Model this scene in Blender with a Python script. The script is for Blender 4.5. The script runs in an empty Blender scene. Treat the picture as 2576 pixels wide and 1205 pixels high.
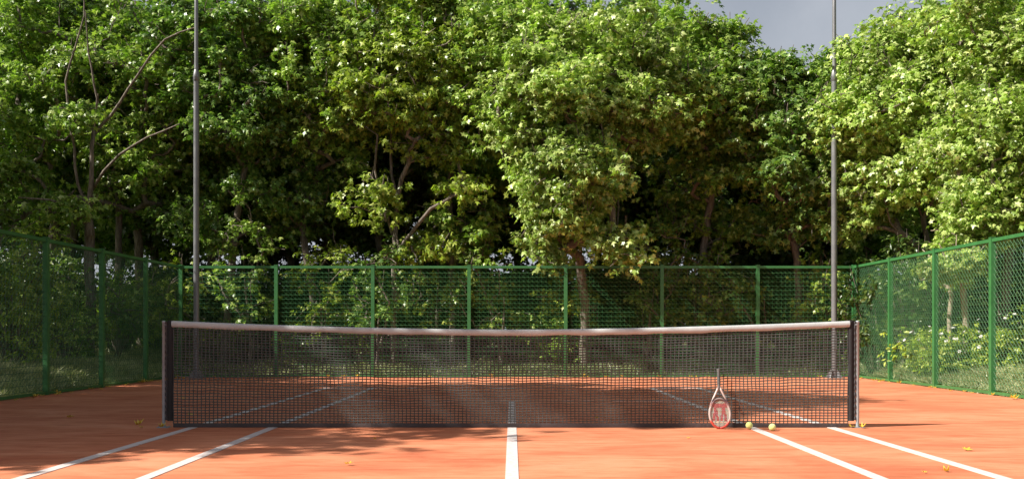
import bpy, math, random
import numpy as np
from mathutils import Vector, Matrix, noise

sc = bpy.context.scene
R = math.radians
rng = np.random.default_rng(11)
random.seed(5)

# ------------------------------------------------------------------ camera
F = 2417.0            # focal length in units of a 2576 px wide picture
CX, HZ, CAMH = 1288.0, 837.0, 0.88
cam = bpy.data.cameras.new('camera')
cam.sensor_width = 36
cam.lens = F / 2576 * 36
cam.shift_y = (HZ - 602.5) / 2576
cam.clip_start = 0.05
cam.clip_end = 2000
co = bpy.data.objects.new('camera', cam)
co.location = (0, 0, CAMH)
co.rotation_euler = (R(90), 0, 0)
sc.collection.objects.link(co)
sc.camera = co

# ------------------------------------------------------------------ light
SUN_EL = R(42)
SUN_DIR = Vector((0.94, 0.34, 0)).normalized()      # the way the light travels
w = bpy.data.worlds.new("World")
sc.world = w
w.use_nodes = True
nt = w.node_tree
bg = nt.nodes['Background']
sky = nt.nodes.new('ShaderNodeTexSky')
sky.sky_type = 'NISHITA'
sky.sun_disc = False
sky.sun_elevation = SUN_EL
sky.sun_rotation = math.atan2(-SUN_DIR.x, -SUN_DIR.y)
sky.air_density = 1.0
sky.dust_density = 6.0
sky.ozone_density = 1.0
wtc = nt.nodes.new('ShaderNodeTexCoord')
wno = nt.nodes.new('ShaderNodeTexNoise')
wno.inputs['Scale'].default_value = 3.0
wno.inputs['Detail'].default_value = 8.0
wno.inputs['Roughness'].default_value = 0.6
nt.links.new(wtc.outputs['Generated'], wno.inputs['Vector'])
wmr = nt.nodes.new('ShaderNodeMapRange')
for k_, v_ in ((1, 0.35), (2, 0.65), (3, 0.6), (4, 0.95)):
    wmr.inputs[k_].default_value = v_
nt.links.new(wno.outputs[0], wmr.inputs[0])
wse = nt.nodes.new('ShaderNodeSeparateXYZ')       # thin cloud and haze lie thicker toward the horizon
nt.links.new(wtc.outputs['Generated'], wse.inputs[0])
wz = nt.nodes.new('ShaderNodeMapRange')
for k_, v_ in ((1, 0.25), (2, 0.6), (3, 1.0), (4, 0.12)):
    wz.inputs[k_].default_value = v_
nt.links.new(wse.outputs[2], wz.inputs[0])
wmu = nt.nodes.new('ShaderNodeMath')
wmu.operation = 'MULTIPLY'
nt.links.new(wmr.outputs[0], wmu.inputs[0])
nt.links.new(wz.outputs[0], wmu.inputs[1])
wmx = nt.nodes.new('ShaderNodeMix')
wmx.data_type = 'RGBA'
wmx.inputs[7].default_value = (6.4, 6.8, 7.5, 1)
nt.links.new(wmu.outputs[0], wmx.inputs[0])
nt.links.new(sky.outputs[0], wmx.inputs[6])
nt.links.new(wmx.outputs[2], bg.inputs[0])
bg.inputs[1].default_value = 0.052
sl = bpy.data.lights.new('sun', 'SUN')
sl.energy = 5.0
sl.angle = R(0.5)
sl.color = (1.0, 0.945, 0.85)
so = bpy.data.objects.new('sun', sl)
d = Vector((SUN_DIR.x * math.cos(SUN_EL), SUN_DIR.y * math.cos(SUN_EL), -math.sin(SUN_EL)))
so.rotation_euler = d.to_track_quat('-Z', 'Y').to_euler()
so.location = (-20, -8, 20)
sc.collection.objects.link(so)
sc.view_settings.view_transform = 'Standard'
sc.view_settings.look = 'None'
sc.view_settings.exposure = 0.78
sc.view_settings.gamma = 1
sc.cycles.max_bounces = 7
sc.cycles.diffuse_bounces = 3
sc.cycles.glossy_bounces = 2
sc.cycles.transmission_bounces = 3
sc.cycles.transparent_max_bounces = 8
sc.cycles.sample_clamp_indirect = 4

# ------------------------------------------------------------------ helpers
C = sc.collection


def at(px, py, Y):
    return np.array([(px - CX) / F * Y, Y, CAMH - (py - HZ) / F * Y])


def tag(o, label=None, cat=None, group=None, kind=None):
    if label: o['label'] = label
    if cat: o['category'] = cat
    if group: o['group'] = group
    if kind: o['kind'] = kind
    return o


def empty(name, loc, label, cat, group=None, rz=0):
    o = bpy.data.objects.new(name, None)
    C.objects.link(o)
    o.location = loc
    o.rotation_euler.z = rz
    o.empty_display_size = 0.2
    return tag(o, label, cat, group)


def link_mesh(name, me, parent=None, loc=(0, 0, 0)):
    o = bpy.data.objects.new(name, me)
    C.objects.link(o)
    if parent is not None:
        o.parent = parent
    o.location = loc
    return o


def np_mesh(name, V, faces_n, idx, mats, smooth=False, mat_idx=None):
    """V (n,3), every face has faces_n corners, idx (m, faces_n)"""
    me = bpy.data.meshes.new(name)
    V = np.asarray(V, dtype=np.float32)
    idx = np.asarray(idx, dtype=np.int32)
    me.vertices.add(len(V))
    me.vertices.foreach_set('co', V.ravel())
    me.loops.add(idx.size)
    me.loops.foreach_set('vertex_index', idx.ravel())
    me.polygons.add(len(idx))
    me.polygons.foreach_set('loop_start', np.arange(0, idx.size, faces_n, dtype=np.int32))
    if smooth:
        me.polygons.foreach_set('use_smooth', np.ones(len(idx), dtype=bool))
    for m in mats:
        me.materials.append(m)
    if mat_idx is not None:
        me.polygons.foreach_set('material_index', np.asarray(mat_idx, dtype=np.int32))
    me.update(calc_edges=True)
    me.validate()
    return me


class MB:
    """collects shapes into one mesh"""
    def __init__(s):
        s.v, s.f, s.m = [], [], []

    def box(s, x0, x1, y0, y1, z0, z1, m=0):
        n = len(s.v)
        s.v += [(x0, y0, z0), (x1, y0, z0), (x1, y1, z0), (x0, y1, z0),
                (x0, y0, z1), (x1, y0, z1), (x1, y1, z1), (x0, y1, z1)]
        s.f += [tuple(n + i for i in q) for q in
                ((0, 3, 2, 1), (4, 5, 6, 7), (0, 1, 5, 4), (1, 2, 6, 5), (2, 3, 7, 6), (3, 0, 4, 7))]
        s.m += [m] * 6

    def tube(s, pts, rad, k=8, m=0, caps=True, ry=1.0):
        pts = [Vector(p) for p in pts]
        if not hasattr(rad, '__len__'): rad = [rad] * len(pts)
        n0 = len(s.v)
        prev = None
        for i, p in enumerate(pts):
            t = (pts[min(i + 1, len(pts) - 1)] - pts[max(i - 1, 0)])
            if t.length < 1e-9: t = Vector((0, 0, 1))
            t.normalize()
            if prev is None:
                a = Vector((1, 0, 0)) if abs(t.x) < 0.9 else Vector((0, 1, 0))
            else:
                a = prev
            u = (a - t * a.dot(t)).normalized()
            prev = u
            v = t.cross(u)
            for j in range(k):
                an = 2 * math.pi * j / k
                s.v.append(tuple(p + (u * math.cos(an) + v * math.sin(an) * ry) * rad[i]))
        for i in range(len(pts) - 1):
            for j in range(k):
                a = n0 + i * k + j
                b = n0 + i * k + (j + 1) % k
                s.f.append((a, b, b + k, a + k)); s.m.append(m)
        if caps:
            s.f.append(tuple(n0 + j for j in reversed(range(k)))); s.m.append(m)
            e = n0 + (len(pts) - 1) * k
            s.f.append(tuple(e + j for j in range(k))); s.m.append(m)

    def lathe(s, prof, k=24, c=(0, 0), m=0):
        n0 = len(s.v)
        for r, z in prof:
            for j in range(k):
                a = 2 * math.pi * j / k
                s.v.append((c[0] + r * math.cos(a), c[1] + r * math.sin(a), z))
        for i in range(len(prof) - 1):
            for j in range(k):
                a = n0 + i * k + j
                b = n0 + i * k + (j + 1) % k
                s.f.append((a, b, b + k, a + k)); s.m.append(m)

    def mesh(s, name, mats, smooth=False):
        me = bpy.data.meshes.new(name)
        me.from_pydata(s.v, [], s.f)
        if not isinstance(mats, (list, tuple)): mats = [mats]
        for q in mats: me.materials.append(q)
        me.polygons.foreach_set('material_index', s.m)
        if smooth:
            me.polygons.foreach_set('use_smooth', [True] * len(s.f))
        me.update()
        return me

    def build(s, name, mats, parent=None, smooth=False, bevel=0, auto=False):
        o = link_mesh(name, s.mesh(name, mats, smooth), parent)
        if bevel:
            b = o.modifiers.new('bevel', 'BEVEL')
            b.width = bevel; b.segments = 2; b.limit_method = 'ANGLE'
        return o


# ------------------------------------------------------------------ materials
def new_mat(name):
    m = bpy.data.materials.new(name)
    m.use_nodes = True
    m.node_tree.nodes.clear()
    out = m.node_tree.nodes.new('ShaderNodeOutputMaterial')
    return m, m.node_tree, out


def N(nt, t, **kw):
    n = nt.nodes.new(t)
    for k, v in kw.items():
        if k.startswith('i_'):
            key = k[2:]
            key = int(key) if key.isdigit() else key.replace('_', ' ')
            n.inputs[key].default_value = v
        else:
            setattr(n, k, v)
    return n


def ramp(nt, src, stops, interp='LINEAR'):
    r = nt.nodes.new('ShaderNodeValToRGB')
    r.color_ramp.interpolation = interp
    while len(r.color_ramp.elements) < len(stops):
        r.color_ramp.elements.new(0.5)
    for e, (p, c) in zip(r.color_ramp.elements, stops):
        e.position = p
        e.color = (*c, 1) if len(c) == 3 else c
    nt.links.new(src, r.inputs[0])
    return r


def simple(name, col, rough=0.5, metal=0.0, var=0.12, scale=8.0, bump=0.0, spec=0.5):
    m, nt, out = new_mat(name)
    b = N(nt, 'ShaderNodeBsdfPrincipled', i_Roughness=rough, i_Metallic=metal)
    b.inputs['Specular IOR Level'].default_value = spec
    tc = N(nt, 'ShaderNodeTexCoord')
    no = N(nt, 'ShaderNodeTexNoise', i_Scale=scale, i_Detail=6.0, i_Roughness=0.65)
    nt.links.new(tc.outputs['Object'], no.inputs['Vector'])
    lo = tuple(c * (1 - var) for c in col)
    hi = tuple(min(1, c * (1 + var)) for c in col)
    r = ramp(nt, no.outputs[0], [(0.3, lo), (0.7, hi)])
    nt.links.new(r.outputs[0], b.inputs['Base Color'])
    r2 = N(nt, 'ShaderNodeMapRange', i_1=0.3, i_2=0.7, i_3=max(0, rough - 0.1), i_4=min(1, rough + 0.1))
    nt.links.new(no.outputs[0], r2.inputs[0])
    nt.links.new(r2.outputs[0], b.inputs['Roughness'])
    if bump:
        bp = N(nt, 'ShaderNodeBump', i_Strength=bump, i_Distance=0.01)
        n2 = N(nt, 'ShaderNodeTexNoise', i_Scale=scale * 8, i_Detail=4.0)
        nt.links.new(tc.outputs['Object'], n2.inputs['Vector'])
        nt.links.new(n2.outputs[0], bp.inputs['Height'])
        nt.links.new(bp.outputs[0], b.inputs['Normal'])
    nt.links.new(b.outputs[0], out.inputs[0])
    return m


def leaf_mat(name, cols, trans=0.30, gloss=0.55, tmul=(1.05, 1.35, 0.45)):
    """cols: list of three colours, one is drawn for every leaf"""
    m, nt, out = new_mat(name)
    g = N(nt, 'ShaderNodeNewGeometry')
    oi = N(nt, 'ShaderNodeTexCoord')
    r = ramp(nt, g.outputs['Random Per Island'], [(0.0, cols[0]), (0.5, cols[1]), (1.0, cols[2])])
    no = N(nt, 'ShaderNodeTexNoise', i_Scale=0.9, i_Detail=2.0)
    nt.links.new(g.outputs['Position'], no.inputs['Vector'])
    mr = N(nt, 'ShaderNodeMapRange', i_1=0.3, i_2=0.7, i_3=0.72, i_4=1.3)
    nt.links.new(no.outputs[0], mr.inputs[0])
    mul = N(nt, 'ShaderNodeVectorMath', operation='SCALE')
    nt.links.new(r.outputs[0], mul.inputs[0])
    nt.links.new(mr.outputs[0], mul.inputs['Scale'])
    b = N(nt, 'ShaderNodeBsdfPrincipled', i_Roughness=0.36)
    b.inputs['Specular IOR Level'].default_value = gloss
    nt.links.new(mul.outputs[0], b.inputs['Base Color'])
    t = N(nt, 'ShaderNodeBsdfTranslucent')
    tm = N(nt, 'ShaderNodeVectorMath', operation='MULTIPLY')
    tm.inputs[1].default_value = tmul
    nt.links.new(mul.outputs[0], tm.inputs[0])
    nt.links.new(tm.outputs[0], t.inputs['Color'])
    mx = N(nt, 'ShaderNodeMixShader')
    mx.inputs[0].default_value = trans
    nt.links.new(b.outputs[0], mx.inputs[1])
    nt.links.new(t.outputs[0], mx.inputs[2])
    nt.links.new(mx.outputs[0], out.inputs[0])
    return m


def clay_mat():
    m, nt, out = new_mat('clay')
    b = N(nt, 'ShaderNodeBsdfPrincipled', i_Roughness=0.9)
    b.inputs['Specular IOR Level'].default_value = 0.15
    tc = N(nt, 'ShaderNodeTexCoord')
    mp = N(nt, 'ShaderNodeMapping')
    mp.inputs['Scale'].default_value = (0.55, 1.0, 1)
    nt.links.new(tc.outputs['Object'], mp.inputs[0])
    wp = N(nt, 'ShaderNodeTexNoise', i_Scale=1.3, i_Detail=3.0)
    nt.links.new(mp.outputs[0], wp.inputs['Vector'])
    n1 = N(nt, 'ShaderNodeTexNoise', i_Scale=1.25, i_Detail=9.0, i_Roughness=0.66)
    n1.inputs['Distortion'].default_value = 0.5
    nt.links.new(mp.outputs[0], n1.inputs['Vector'])
    mp2 = N(nt, 'ShaderNodeMapping')
    mp2.inputs['Scale'].default_value = (1.6, 7.0, 1)
    nt.links.new(tc.outputs['Object'], mp2.inputs[0])
    n2 = N(nt, 'ShaderNodeTexNoise', i_Scale=1.4, i_Detail=8.0, i_Roughness=0.7)
    nt.links.new(mp2.outputs[0], n2.inputs['Vector'])
    n3 = N(nt, 'ShaderNodeTexNoise', i_Scale=160.0, i_Detail=3.0)
    nt.links.new(tc.outputs['Object'], n3.inputs['Vector'])
    r1 = ramp(nt, n1.outputs[0], [(0.30, (0.45, 0.130, 0.066)), (0.46, (0.55, 0.190, 0.098)),
                                  (0.58, (0.61, 0.236, 0.128)), (0.75, (0.67, 0.292, 0.172))])
    r2 = ramp(nt, n2.outputs[0], [(0.34, (0.76, 0.69, 0.63)), (0.5, (1.0, 1.0, 1.0)), (0.7, (1.06, 1.12, 1.18))])
    mx = N(nt, 'ShaderNodeMix', data_type='RGBA', blend_type='MULTIPLY')
    mx.inputs[0].default_value = 0.9
    nt.links.new(r1.outputs[0], mx.inputs[6])
    nt.links.new(r2.outputs[0], mx.inputs[7])
    r3 = ramp(nt, n3.outputs[0], [(0.3, (0.86, 0.84, 0.82)), (0.65, (1.06, 1.06, 1.06))])
    mx2 = N(nt, 'ShaderNodeMix', data_type='RGBA', blend_type='MULTIPLY')
    mx2.inputs[0].default_value = 0.7
    nt.links.new(mx.outputs[2], mx2.inputs[6])
    nt.links.new(r3.outputs[0], mx2.inputs[7])
    nt.links.new(mx2.outputs[2], b.inputs['Base Color'])
    bp = N(nt, 'ShaderNodeBump', i_Strength=0.35, i_Distance=0.004)
    nt.links.new(n3.outputs[0], bp.inputs['Height'])
    nt.links.new(bp.outputs[0], b.inputs['Normal'])
    nt.links.new(b.outputs[0], out.inputs[0])
    return m


def line_mat():
    m, nt, out = new_mat('line_paint')
    b = N(nt, 'ShaderNodeBsdfPrincipled', i_Roughness=0.7)
    tc = N(nt, 'ShaderNodeTexCoord')
    n = N(nt, 'ShaderNodeTexNoise', i_Scale=26.0, i_Detail=7.0, i_Roughness=0.7)
    nt.links.new(tc.outputs['Object'], n.inputs['Vector'])
    r = ramp(nt, n.outputs[0], [(0.27, (0.54, 0.34, 0.25)), (0.42, (0.59, 0.50, 0.47)), (0.62, (0.64, 0.59, 0.58))])
    nt.links.new(r.outputs[0], b.inputs['Base Color'])
    nt.links.new(b.outputs[0], out.inputs[0])
    return m


def ground_mat():
    m, nt, out = new_mat('soil_and_litter')
    b = N(nt, 'ShaderNodeBsdfPrincipled', i_Roughness=0.95)
    b.inputs['Specular IOR Level'].default_value = 0.1
    tc = N(nt, 'ShaderNodeTexCoord')
    n = N(nt, 'ShaderNodeTexNoise', i_Scale=1.7, i_Detail=9.0, i_Roughness=0.7)
    nt.links.new(tc.outputs['Object'], n.inputs['Vector'])
    r = ramp(nt, n.outputs[0], [(0.3, (0.05, 0.06, 0.022)), (0.5, (0.10, 0.12, 0.045)), (0.62, (0.17, 0.16, 0.08)), (0.75, (0.24, 0.21, 0.12))])
    nt.links.new(r.outputs[0], b.inputs['Base Color'])
    bp = N(nt, 'ShaderNodeBump', i_Strength=0.8, i_Distance=0.03)
    n3 = N(nt, 'ShaderNodeTexNoise', i_Scale=30.0, i_Detail=5.0)
    nt.links.new(tc.outputs['Object'], n3.inputs['Vector'])
    nt.links.new(n3.outputs[0], bp.inputs['Height'])
    nt.links.new(bp.outputs[0], b.inputs['Normal'])
    nt.links.new(b.outputs[0], out.inputs[0])
    return m


def bark_mat(name, lo, mid, hi):
    m, nt, out = new_mat(name)
    b = N(nt, 'ShaderNodeBsdfPrincipled', i_Roughness=0.85)
    b.inputs['Specular IOR Level'].default_value = 0.2
    tc = N(nt, 'ShaderNodeTexCoord')
    mp = N(nt, 'ShaderNodeMapping')
    mp.inputs['Scale'].default_value = (9, 9, 1.6)
    nt.links.new(tc.outputs['Object'], mp.inputs[0])
    n = N(nt, 'ShaderNodeTexNoise', i_Scale=2.2, i_Detail=8.0, i_Roughness=0.7)
    nt.links.new(mp.outputs[0], n.inputs['Vector'])
    r = ramp(nt, n.outputs[0], [(0.32, lo), (0.5, mid), (0.68, hi)])
    nt.links.new(r.outputs[0], b.inputs['Base Color'])
    bp = N(nt, 'ShaderNodeBump', i_Strength=0.9, i_Distance=0.02)
    nt.links.new(n.outputs[0], bp.inputs['Height'])
    nt.links.new(bp.outputs[0], b.inputs['Normal'])
    nt.links.new(b.outputs[0], out.inputs[0])
    return m


M = {}
M['clay'] = clay_mat()
M['line'] = line_mat()
M['ground'] = ground_mat()
M['bark'] = bark_mat('grey_bark', (0.06, 0.048, 0.038), (0.17, 0.14, 0.115), (0.31, 0.27, 0.23))
M['pale_bark'] = bark_mat('pale_bark', (0.16, 0.12, 0.085), (0.33, 0.27, 0.20), (0.46, 0.40, 0.32))
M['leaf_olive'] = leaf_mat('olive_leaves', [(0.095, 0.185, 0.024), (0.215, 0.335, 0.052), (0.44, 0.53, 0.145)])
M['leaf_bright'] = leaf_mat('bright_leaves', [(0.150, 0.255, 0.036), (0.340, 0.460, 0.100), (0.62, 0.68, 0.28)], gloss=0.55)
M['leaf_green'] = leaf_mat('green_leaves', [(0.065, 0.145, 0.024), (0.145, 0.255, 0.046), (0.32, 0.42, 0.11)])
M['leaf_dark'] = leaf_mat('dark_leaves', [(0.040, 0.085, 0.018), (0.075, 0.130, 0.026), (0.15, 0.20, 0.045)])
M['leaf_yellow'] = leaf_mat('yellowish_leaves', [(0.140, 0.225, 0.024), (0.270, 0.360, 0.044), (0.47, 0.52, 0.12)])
M['grass'] = leaf_mat('grass_blades', [(0.20, 0.25, 0.10), (0.34, 0.37, 0.17), (0.58, 0.56, 0.34)], trans=0.25, tmul=(1.1, 1.2, 0.6))
M['fallen'] = leaf_mat('fallen_leaf', [(0.50, 0.30, 0.03), (0.66, 0.46, 0.05), (0.70, 0.55, 0.14)], trans=0.2, tmul=(1, 1, 0.5))
M['fence'] = simple('green_fence_paint', (0.040, 0.160, 0.048), rough=0.42, var=0.18, scale=5)
M['wire'] = simple('green_coated_wire', (0.045, 0.150, 0.055), rough=0.4, var=0.15, scale=5)
M['steel'] = simple('weathered_steel', (0.185, 0.19, 0.20), rough=0.38, metal=0.3, var=0.16, scale=3)
M['post'] = simple('galvanised_post', (0.30, 0.33, 0.35), rough=0.45, metal=0.15, var=0.15, scale=9)
M['net'] = simple('net_cord', (0.052, 0.055, 0.052), rough=0.6, var=0.35, scale=7)
M['band'] = simple('black_canvas', (0.012, 0.011, 0.012), rough=0.75, var=0.5, scale=14, bump=0.5)
M['lacing'] = simple('dark_grey_lacing', (0.045, 0.042, 0.045), rough=0.7, var=0.5, scale=30, bump=0.5)
M['hem'] = simple('bottom_hem', (0.055, 0.045, 0.045), rough=0.75, var=0.4, scale=5, bump=0.4)
M['tape'] = simple('white_vinyl_tape', (0.43, 0.45, 0.45), rough=0.5, var=0.12, scale=3, bump=0.2)
M['string'] = simple('cream_string', (0.72, 0.68, 0.56), rough=0.5, var=0.05)
M['stencil'] = simple('red_stencil_ink', (0.62, 0.13, 0.14), rough=0.55, var=0.15, scale=60)
M['flower'] = simple('white_petals', (0.78, 0.76, 0.72), rough=0.6, var=0.08)


# ------------------------------------------------------------------ setting: terrain, court
CL, CR, CB, CF = -6.65, 6.80, 19.25, -4.0     # court edges: left, right, far, near


def ground_h(x, y):
    dx = max(CL - x, x - CR, 0)
    dy = max(y - CB, CF - y, 0)
    dd = math.hypot(dx, dy)
    t = min(1, dd / 4.0)
    s = t * t * (3 - 2 * t)
    n = noise.noise(Vector((x * 0.35, y * 0.35, 2.0))) * 0.10 + noise.noise(Vector((x * 1.3, y * 1.3, 5.0))) * 0.03
    if dd == 0: return -0.03
    return -0.02 + 0.30 * s + n * min(1, dd / 1.5)


def axis(lo, hi, a, b, fine, n):
    mid = list(np.arange(a, b + 1e-6, fine))
    left = [a - (a - lo) * (i / n) ** 3 for i in range(n, 0, -1)]
    right = [b + (hi - b) * (i / n) ** 3 for i in range(1, n + 1)]
    return left + mid + right


xs = axis(-320, 320, -16, 16, 0.42, 26)
ys = axis(-260, 420, -6, 34, 0.42, 26)
V = [(x, y, ground_h(x, y)) for y in ys for x in xs]
nx = len(xs)
I = [(j * nx + i, j * nx + i + 1, (j + 1) * nx + i + 1, (j + 1) * nx + i) for j in range(len(ys) - 1) for i in range(nx - 1)]
g = link_mesh('ground', np_mesh('ground', V, 4, I, [M['ground']], smooth=True))
tag(g, kind='structure')

b = MB()
b.box(CL, CR, CF, CB, -0.10, 0.0)
tag(b.build('court', M['clay']), kind='structure')

NY = 8.94
DX, SX = 2.97, 2.224
SVC, BASE = 3.466, 6.44
LW = 0.082
b = MB()
h0, h1 = 0.0035, 0.004


def rect(x0, x1, y0, y1):
    b.box(x0, x1, y0, y1, -0.02, h1)


y0, y1 = NY - BASE, NY + BASE
for s in (-1, 1):
    rect(s * DX - LW / 2, s * DX + LW / 2, y0, y1)
    rect(s * SX - LW / 2, s * SX + LW / 2, y0 + LW, y1 - LW)
rect(-LW / 2, LW / 2, NY - SVC, NY + SVC)
xi = SX - LW / 2
for s in (-1, 1):
    yb = NY + s * BASE
    a0, a1 = (yb - LW, yb) if s > 0 else (yb, yb + LW)
    rect(-DX + LW / 2, DX - LW / 2, a0, a1)
    ys_ = NY + s * SVC
    a0, a1 = (ys_, ys_ + LW * .8) if s > 0 else (ys_ - LW * .8, ys_)
    rect(-xi, xi, a0, a1)
tag(b.build('court_lines', M['line']), kind='structure')


# ------------------------------------------------------------------ net
def top_z(x):
    return 0.912 + 0.080 * (abs(x) / 3.15) ** 1.75


XL, XR = -3.24, 3.215
net = empty('tennis_net', (0, NY, 0), 'sagging tennis net with off white top tape strung between two posts across the clay court', 'tennis net')
ex0, ex1 = XL + 0.015, XR - 0.015
nxi, nzi = 168, 35
P = np.zeros((nxi + 1, nzi + 1, 3))
for i in range(nxi + 1):
    x = ex0 + 0.075 + (ex1 - ex0 - 0.15) * i / nxi
    for j in range(nzi + 1):
        t = j / nzi
        zt = top_z(x) - 0.05
        z = 0.035 + (zt - 0.035) * t
        nn = noise.noise(Vector((x * 3.1, z * 4, 1.3)))
        n2 = noise.noise(Vector((x * 9.1, z * 11, 7.3)))
        n3 = noise.noise(Vector((x * 1.7, z * 2.2, 9.9)))
        edge = math.sin(math.pi * t)
        P[i, j] = (x + (0.006 * nn + 0.004 * n2) * edge, 0.010 * n3 * edge + 0.003 * n2, z + (0.007 * n2 + 0.006 * nn) * edge)
mv, mf = [], []


def seg4(p, q, w_, d_, horizontal):
    n = len(mv)
    for c in (p, q):
        for (a, e) in ((-1, -1), (1, -1), (1, 1), (-1, 1)):
            if horizontal:
                mv.append((c[0], c[1] + e * d_, c[2] + a * w_))
            else:
                mv.append((c[0] + a * w_, c[1] + e * d_, c[2]))
    for k in range(4):
        mf.append((n + k, n + (k + 1) % 4, n + 4 + (k + 1) % 4, n + 4 + k))


for i in range(nxi + 1):
    for j in range(nzi):
        th = 0.0046 if j > nzi * 0.52 else 0.0040
        seg4(P[i, j], P[i, j + 1], th, 0.0022, False)
for i in range(nxi):
    for j in range(nzi + 1):
        th = 0.0050 if j > nzi * 0.52 else 0.0043
        seg4(P[i, j], P[i + 1, j], th, 0.0026, True)
link_mesh('netting', np_mesh('netting', mv, 4, mf, [M['net']]), net)
# top tape: a folded band with soft, slightly wavy lower edge
tv, tf = [], []
prof = [(-0.004, -0.060), (-0.016, -0.052), (-0.022, -0.034), (-0.021, -0.014), (-0.012, -0.002),
        (0.0, 0.0), (0.012, -0.002), (0.021, -0.014), (0.022, -0.034), (0.016, -0.052), (0.004, -0.060)]
npx = 260
for i in range(npx + 1):
    x = ex0 + 0.062 + (ex1 - ex0 - 0.124) * i / npx
    wv = 0.0045 * noise.noise(Vector((x * 3.2, 0, 4))) + 0.002 * noise.noise(Vector((x * 11, 0, 8)))
    tw = 0.004 * noise.noise(Vector((x * 2, 3, 8)))
    for (py_, pz_) in prof:
        k = -pz_ / 0.06
        tv.append((x, py_ * (1 + 12 * wv) + tw, top_z(x) + pz_ + wv * k * 1.6))
kp = len(prof)
for i in range(npx):
    for j in range(kp):
        a = i * kp + j; c = i * kp + (j + 1) % kp
        tf.append((a, c, c + kp, a + kp))
link_mesh('top_tape', np_mesh('top_tape', tv, 4, tf, [M['tape']], smooth=True), net)
# bottom hem
b = MB()
pts = []
for i in range(120):
    x = ex0 + 0.075 + (ex1 - ex0 - 0.15) * i / 119
    pts.append((x, 0.004 * noise.noise(Vector((x * 4, 1, 1))), 0.0225 + 0.0015 * noise.noise(Vector((x * 7, 1, 3)))))
n0 = len(b.v)
for p in pts:
    for (dy, dz) in ((-0.006, -0.019), (-0.007, 0.0), (-0.006, 0.019), (0.006, 0.019), (0.006, -0.019)):
        b.v.append((p[0], p[1] + dy, p[2] + dz))
for i in range(len(pts) - 1):
    for j in range(5):
        a = i * 5 + j; c = i * 5 + (j + 1) % 5
        b.f.append((a, c, c + 5, a + 5)); b.m.append(0)
b.build('bottom_hem', M['hem'], net)
# side bands: canvas strip, and the roll of lacing next to the post
for s, xp in ((1, XL), (-1, XR)):
    V_, F_ = [], []
    nz = 60
    for j in range(nz + 1):
        z = 0.062 + (0.996 - 0.062) * j / nz
        e = 0.003 * noise.noise(Vector((s * 3, z * 16, 2)))
        e2 = 0.004 * noise.noise(Vector((s * 5, z * 9, 4)))
        for (a, y) in ((0.036, -0.010), (0.083 + e, -0.008 + e2), (0.085 + e, 0.004), (0.036, 0.010)):
            V_.append((xp + s * a, y, z))
    for j in range(nz):
        for k in range(4):
            a = j * 4 + k; c = j * 4 + (k + 1) % 4
            F_.append((a, c, c + 4, a + 4))
    F_.append((0, 1, 2, 3)); F_.append((nz * 4, nz * 4 + 1, nz * 4 + 2, nz * 4 + 3))
    link_mesh('side_band', np_mesh('side_band', V_, 4, F_, [M['band']]), net)
    b = MB()
    pts, rd = [], []
    for j in range(90):
        z = 0.070 + 0.915 * j / 89
        pts.append((xp + s * 0.0265, -0.004, z))
        rd.append(0.0095 + 0.0028 * math.sin(j * 1.15) + 0.003 * noise.noise(Vector((s, z * 14, 6))))
    b.tube(pts, rd, 8)
    b.build('lacing', M['lacing'], net, smooth=True)
    b = MB()
    b.lathe([(0.0, 0.993), (0.012, 0.993), (0.0155, 0.990), (0.0165, 0.984), (0.0165, 0.972), (0.0150, 0.971), (0.0150, 0.006)], 20, (xp, 0))
    po = b.build('post', M['post'], net, smooth=True)
    b = MB()
    b.box(xp - 0.052, xp + 0.052, -0.045, 0.045, 0.001, 0.008)
    for a in (-0.038, 0.038):
        for c in (-0.03, 0.03):
            b.lathe([(0.0, 0.015), (0.006, 0.015), (0.006, 0.008)], 6, (xp + a, c))
    b.build('base_plate', M['post'], po)
    b = MB()
    b.tube([(xp, -0.016, 0.955), (xp + s * 0.012, -0.022, 0.958), (xp + s * 0.03, -0.014, 0.955)], 0.003, 6)
    b.build('hook', M['post'], po, smooth=True)


# ------------------------------------------------------------------ racket and balls
def frame_mat():
    m, nt, out = new_mat('racket_frame')
    b = N(nt, 'ShaderNodeBsdfPrincipled', i_Roughness=0.3)
    tc = N(nt, 'ShaderNodeTexCoord')
    sp = N(nt, 'ShaderNodeSeparateXYZ')
    nt.links.new(tc.outputs['Object'], sp.inputs[0])
    n = N(nt, 'ShaderNodeTexNoise', i_Scale=40.0)
    nt.links.new(tc.outputs['Object'], n.inputs['Vector'])
    mr = N(nt, 'ShaderNodeMapRange', i_1=0.0, i_2=0.56, i_3=0.0, i_4=1.0)
    nt.links.new(sp.outputs[2], mr.inputs[0])
    red, wh, dk = (0.55, 0.07, 0.045), (0.44, 0.36, 0.33), (0.075, 0.04, 0.045)
    r = ramp(nt, mr.outputs[0], [(0.0, (0.42, 0.05, 0.035)), (0.12, red), (0.16, wh), (0.36, wh), (0.40, (0.30, 0.16, 0.15)),
                                 (0.47, dk), (0.53, wh), (0.66, (0.55, 0.42, 0.38)), (0.70, dk)], 'LINEAR')
    nt.links.new(r.outputs[0], b.inputs['Base Color'])
    nt.links.new(b.outputs[0], out.inputs[0])
    return m


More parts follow.
